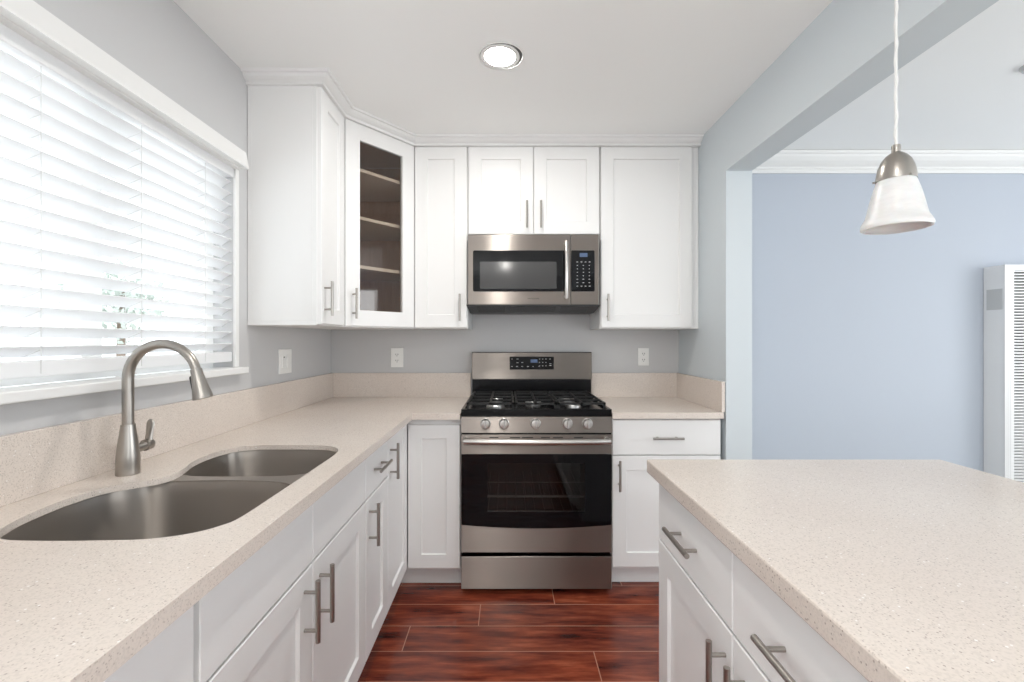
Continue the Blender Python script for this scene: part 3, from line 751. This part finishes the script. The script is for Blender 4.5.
for a in (0, 5, 10, 15): x = pxX(575+a*.55, ry); add_box(bm, x-.006, x+.004, ry-.0066, ry-.0045, pyZ(429.2, ry), pyZ(428.6, ry))
# cooktop tray
zt = .933; zf0 = zc1+.004
ct = obj('cooktop', B((rx0, rx1, ry, ry+.018, zf0, zt), (rx0, rx0+.018, ry+.018, 2.86, .895, zt), (rx1-.018, rx1, ry+.018, 2.86, .895, zt),
                  (rx0+.018, rx1-.018, ry+.018, 2.86, .895, .921), bev=.003), M['blackenamel'], t)
for x, y, r_ in ((-.062, 2.44, .048), (-.062, 2.71, .040), (rc, 2.57, .046), (.355, 2.44, .040), (.355, 2.71, .048)):
    bm = bmesh.new(); add_lathe(bm, [(r_, .921), (r_, .928), (r_*.85, .936), (r_*.5, .936)], (x, y, 0), 28)
    k = obj('burner', bm, M['alu'], t, smooth=True)
    bm = bmesh.new(); add_lathe(bm, [(r_*.8, .9365), (r_*.82, .941), (r_*.7, .944), (.004, .945)], (x, y, 0), 28)
    obj('burner_cap', bm, M['iron'], k, smooth=True)
zg = .962
for x0, x1 in ((rx0+.025, rx0+.268), (rx0+.274, rx1-.274), (rx1-.268, rx1-.025)):
    bm = bmesh.new(); y0, y1 = ry+.03, 2.84; w = .0055; c_ = (x0+x1)/2
    for x in (x0+w, x1-w): add_box(bm, x-w, x+w, y0, y1, zg-.011, zg)
    for y in (y0+w, y1-w, (y0+y1)/2): add_box(bm, x0, x1, y-w, y+w, zg-.011, zg)
    for y in (2.44, 2.71): add_box(bm, x0, x1, y-w*.8, y+w*.8, zg-.010, zg+.001)
    add_box(bm, c_-w, c_+w, y0, y1, zg-.010, zg+.001)
    for x in (x0+w, x1-w):
        for y in (y0+w, y1-w): add_box(bm, x-w, x+w, y-w, y+w, .921, zg-.005)
    obj('grate', bm, M['iron'], t, label='black cast iron grate')
# backguard
by = 2.862; bx0, bx1 = pxX(471.8, by), pxX(591.8, by); bz0, bz1, bzt = .925, pyZ(379.5, by), pyZ(352.6, by)
obj('back_riser', B((bx0+.003, bx1-.003, by+.004, 2.917, bz0, bz1+.003)), M['blackenamel'], t, label='black enamel riser behind burners')
bgd = obj('backguard', B((bx0, bx1, by, 2.916, bz1, bzt), bev=.004), M['steel'], t)
obj('top_cap', B((bx0+.001, bx1-.001, by+.002, 2.9165, bzt-.0005, bzt+.003)), M['blackenamel'], bgd)
obj('display_panel', panel(pxX(509.6, by), pxX(553.8, by), pyZ(369.5, by), pyZ(356.6, by), by-.0015, by+.001, .003), M['blackglass'], bgd)
obj('display', panel(pxX(530.5, by), pxX(537.5, by), pyZ(362.6, by), pyZ(359.4, by), by-.0022, by-.001, .001), M['bluelcd'], bgd, label='blue clock display')
bm = bmesh.new()
for px, py in [(512, 359), (517.5, 359), (512, 366.4), (517, 366.4), (522, 366.4), (528, 366.4), (533, 366.4), (539, 366.4), (517.5, 362.7), (522.3, 362.4)]+[(539.5+c*3.2, 359+r*3.4) for c in range(3) for r in range(3)]+[(550, 359), (550.3, 365.4), (550.3, 363.6)]:
    x, z = pxX(px, by), pyZ(py, by); w = .006 if px > 550 or 516 < px < 529 else .0035; obj('key', B((x-w, x+w, by-.002, by-.0012, z-.0017, z+.0017)), M['legend'], bgd)

# ================================================================ WALL PLATES
def outlet(x, z, w, h, label):
    t = thing('wall_outlet', label, 'outlet', (x, YB-.002, z), 'outlets on the back wall')
    obj('cover_plate', B((x-w/2, x+w/2, YB-.007, YB-.0005, z-h/2, z+h/2), bev=.002), M['plastic'], t)
    for s_ in (-1, 1):
        cz = z+s_*.0195
        bm = bmesh.new(); add_box(bm, x-.0165, x+.0165, YB-.009, YB-.006, cz-.014, cz+.014, bev=.001); r = obj('receptacle', bm, M['plastic'], t)
        obj('slots', B((x-.0085, x-.0055, YB-.0096, YB-.0085, cz-.003, cz+.006), (x+.0045, x+.0075, YB-.0096, YB-.0085, cz-.002, cz+.006), (x-.0025, x+.0025, YB-.0096, YB-.0085, cz-.010, cz-.006)), M['slot'], r)
outlet(pxX(397.3, YB), pyZ(357.6, YB), .080, .124, 'white duplex outlet on the back wall left of the range')
outlet(pxX(643.3, YB), pyZ(356.8, YB), .070, .114, 'white duplex outlet on the back wall right of the range')
y, z = 2.325, 1.172
t = thing('switch_plate', 'white two-gang switch plate on the left wall between the window and corner', 'switch', (XL+.002, y, z))
obj('cover_plate', B((XL+.0005, XL+.007, y-.064, y+.064, z-.062, z+.062), bev=.002), M['plastic'], t)
for dy in (-.024, .024):
    obj('rocker', B((XL+.006, XL+.0105, y+dy-.0165, y+dy+.0165, z-.033, z+.033), bev=.0015), M['plastic'], t)
obj('indicator', B((XL+.0105, XL+.0112, y-.029, y-.020, z+.018, z+.024)), M['slot'], t)

# ================================================================ LAMPS
def can(x, y, label, grp=None):
    t = thing('recessed_light', label, 'ceiling light', (x, y, ZC), 'recessed lights in the kitchen ceiling')
    bm = bmesh.new()
    add_lathe(bm, [(.093, ZC-.0005), (.092, ZC-.004), (.088, ZC-.0045), (.087, ZC-.0005)], (x, y, 0), 48, close=False)
    obj('trim_ring', bm, M['trimwhite'], t, smooth=True)
    bm = bmesh.new(); add_lathe(bm, [(.0872, ZC-.0002), (.0872, ZC-.001), (.05, ZC-.001)], (x, y, 0), 40); obj('recess', bm, M['slot'], t)
    rot = Matrix.Translation((x-.005, y, ZC-.005)) @ Matrix.Rotation(math.radians(1.5), 4, 'Y')
    bm = bmesh.new()
    add_lathe(bm, [(.080, .003), (.0805, -.0005), (.076, -.002), (.062, .0005), (.0615, .003)], (0, 0, 0), 48, close=False); bm.transform(rot)
    gm = obj('gimbal_ring', bm, M['trimwhite'], t, smooth=True)
    bm = bmesh.new(); add_lathe(bm, [(.0615, .003), (.0615, .001), (.058, .0005)], (0, 0, 0), 40); bm.transform(rot)
    obj('lens', bm, M['lens'], gm, label='glowing white lens')
can(-.024, 1.854, 'round recessed ceiling light, lit, in front of the wall cabinets')
can(-.024, -.2, 'round recessed ceiling light above the camera, unseen, added to light the room')  # extra lamp added above the camera for light
can(-.024, -1.9, 'round recessed ceiling light at the rear of the room, unseen, added to light the room')  # extra lamp added at the unseen rear for light

# pendant
px_, py_ = .855, 1.0
t = thing('pendant_lamp', 'hanging pendant lamp with frosted swirl bell shade above the island', 'lamp', (px_, py_, ZC))
bm = bmesh.new(); add_tube(bm, [(px_, py_, 1.70), (px_, py_, 1.9), (px_, py_, ZC-.02)], .0030, 10)
sp_ = [(px_+.0026*math.cos(k*.35), py_+.0026*math.sin(k*.35), 1.705+k*(ZC-.03-1.705)/160) for k in range(161)]
add_tube(bm, sp_, .0018, 6)
obj('cord', bm, M['cord'], t, smooth=True)
bm = bmesh.new(); add_lathe(bm, [(.06, ZC-.0005), (.06, ZC-.01), (.045, ZC-.022), (.008, ZC-.026)], (px_, py_, 0), 32); obj('canopy', bm, M['nickel'], t, smooth=True)
bm = bmesh.new(); add_lathe(bm, [(.0078, 1.710), (.0082, 1.705), (.0082, 1.694), (.0115, 1.692), (.019, 1.686), (.027, 1.675), (.0325, 1.660), (.0352, 1.645), (.036, 1.636), (.036, 1.632), (.034, 1.632)][::-1], (px_, py_, 0), 40)
obj('cap', bm, M['nickel'], t, smooth=True)
for a in (.5, 2.6, 4.7):
    bm = bmesh.new(); add_tube(bm, [(px_+.034*math.cos(a), py_+.034*math.sin(a), 1.634), (px_+.041*math.cos(a), py_+.041*math.sin(a), 1.634)], .0025, 8); obj('thumb_screw', bm, M['nickel'], t)
bm = bmesh.new()
so = [(.032, 1.640), (.0345, 1.632), (.039, 1.618), (.044, 1.600), (.0485, 1.580), (.052, 1.562), (.0545, 1.552), (.059, 1.544), (.0625, 1.537), (.0635, 1.531), (.0615, 1.527)]
si = [(r_-.004, h) for r_, h in so[::-1]]
add_lathe(bm, so+si, (px_, py_, 0), 48, close=False)
obj('glass_shade', bm, M['shade'], t, smooth=True, label='frosted white glass bell shade')
bm = bmesh.new(); add_lathe(bm, [(.006, 1.545), (.018, 1.552), (.024, 1.568), (.022, 1.585), (.013, 1.605), (.013, 1.64)], (px_, py_, 0), 24)
obj('bulb', bm, M['plastic'], t, smooth=True)
# fixture just entering at the right edge, dining ceiling
bm = bmesh.new(); add_lathe(bm, [(.045, ZD-.0005), (.045, ZD-.006), (.038, ZD-.018), (.012, ZD-.024)], (2.29, 1.975, 0), 32)
tag(obj('ceiling_canopy', bm, M['plate'], smooth=True), 'small round grey fixture on the dining ceiling, cut by the right edge', 'ceiling fixture')

# ================================================================ WALL HEATER
hx0, hx1, hy0, hz0, hz1 = 3.076, 3.44, 2.812, .03, 1.746
t = thing('wall_heater', 'tall white wall furnace with louvred front on the blue wall, right edge', 'heater', (3.26, YB-.002, 0))
obj('casing', B((hx0, hx0+.004, hy0+.001, YB-.003, hz0, hz1), (hx1-.004, hx1, hy0+.001, YB-.003, hz0, hz1), (hx0+.004, hx1-.004, hy0+.001, YB-.003, hz1-.004, hz1), (hx0+.004, hx1-.004, hy0+.001, YB-.003, hz0, hz0+.02),
                (hx0, hx0+.058, hy0, hy0+.003, hz0, hz1), (hx1-.058, hx1, hy0, hy0+.003, hz0, hz1), (hx0+.058, hx1-.058, hy0, hy0+.003, hz1-.035, hz1), (hx0+.058, hx1-.058, hy0, hy0+.003, hz0, hz0+.15)), M['heater'], t)
obj('backing', B((hx0+.02, hx1-.02, hy0+.04, hy0+.045, hz0+.03, hz1-.02)), M['heater_in'], t)
bm = bmesh.new(); zz = hz0+.155; 
while zz < hz1-.045:
    vs = [(hy0+.001, zz), (hy0+.001, zz+.0085), (hy0+.022, zz+.0145), (hy0+.022, zz+.0125)]
    A = [bm.verts.new((hx0+.058, a, b_)) for a, b_ in vs]; C = [bm.verts.new((hx1-.058, a, b_)) for a, b_ in vs]; ring_faces(bm, [A, C]); zz += .0187
lv = obj('louvres', bm, M['heater'], t)
# perforated side strips
bm = bmesh.new()
for c_ in range(3):
    for k in range(150):
        z = hz0+.10+k*.0107+(c_ % 2)*.005
        if z < hz1-.05: add_box(bm, hx0+.012+c_*.011, hx0+.016+c_*.011, hy0-.0004, hy0+.001, z, z+.004)
obj('perforations', bm, mat('perforation_grey', (.42, .42, .42), .6), t)
obj('rating_plate', B((hx0-.0012, hx0+.001, pxX(0, 1)*0+hy0+.012, YB-.022, 1.470, 1.600)), M['plate'], t, label='blank silver rating plate')

# ---------------------------------------------------------------- tidy
bpy.context.view_layer.update()
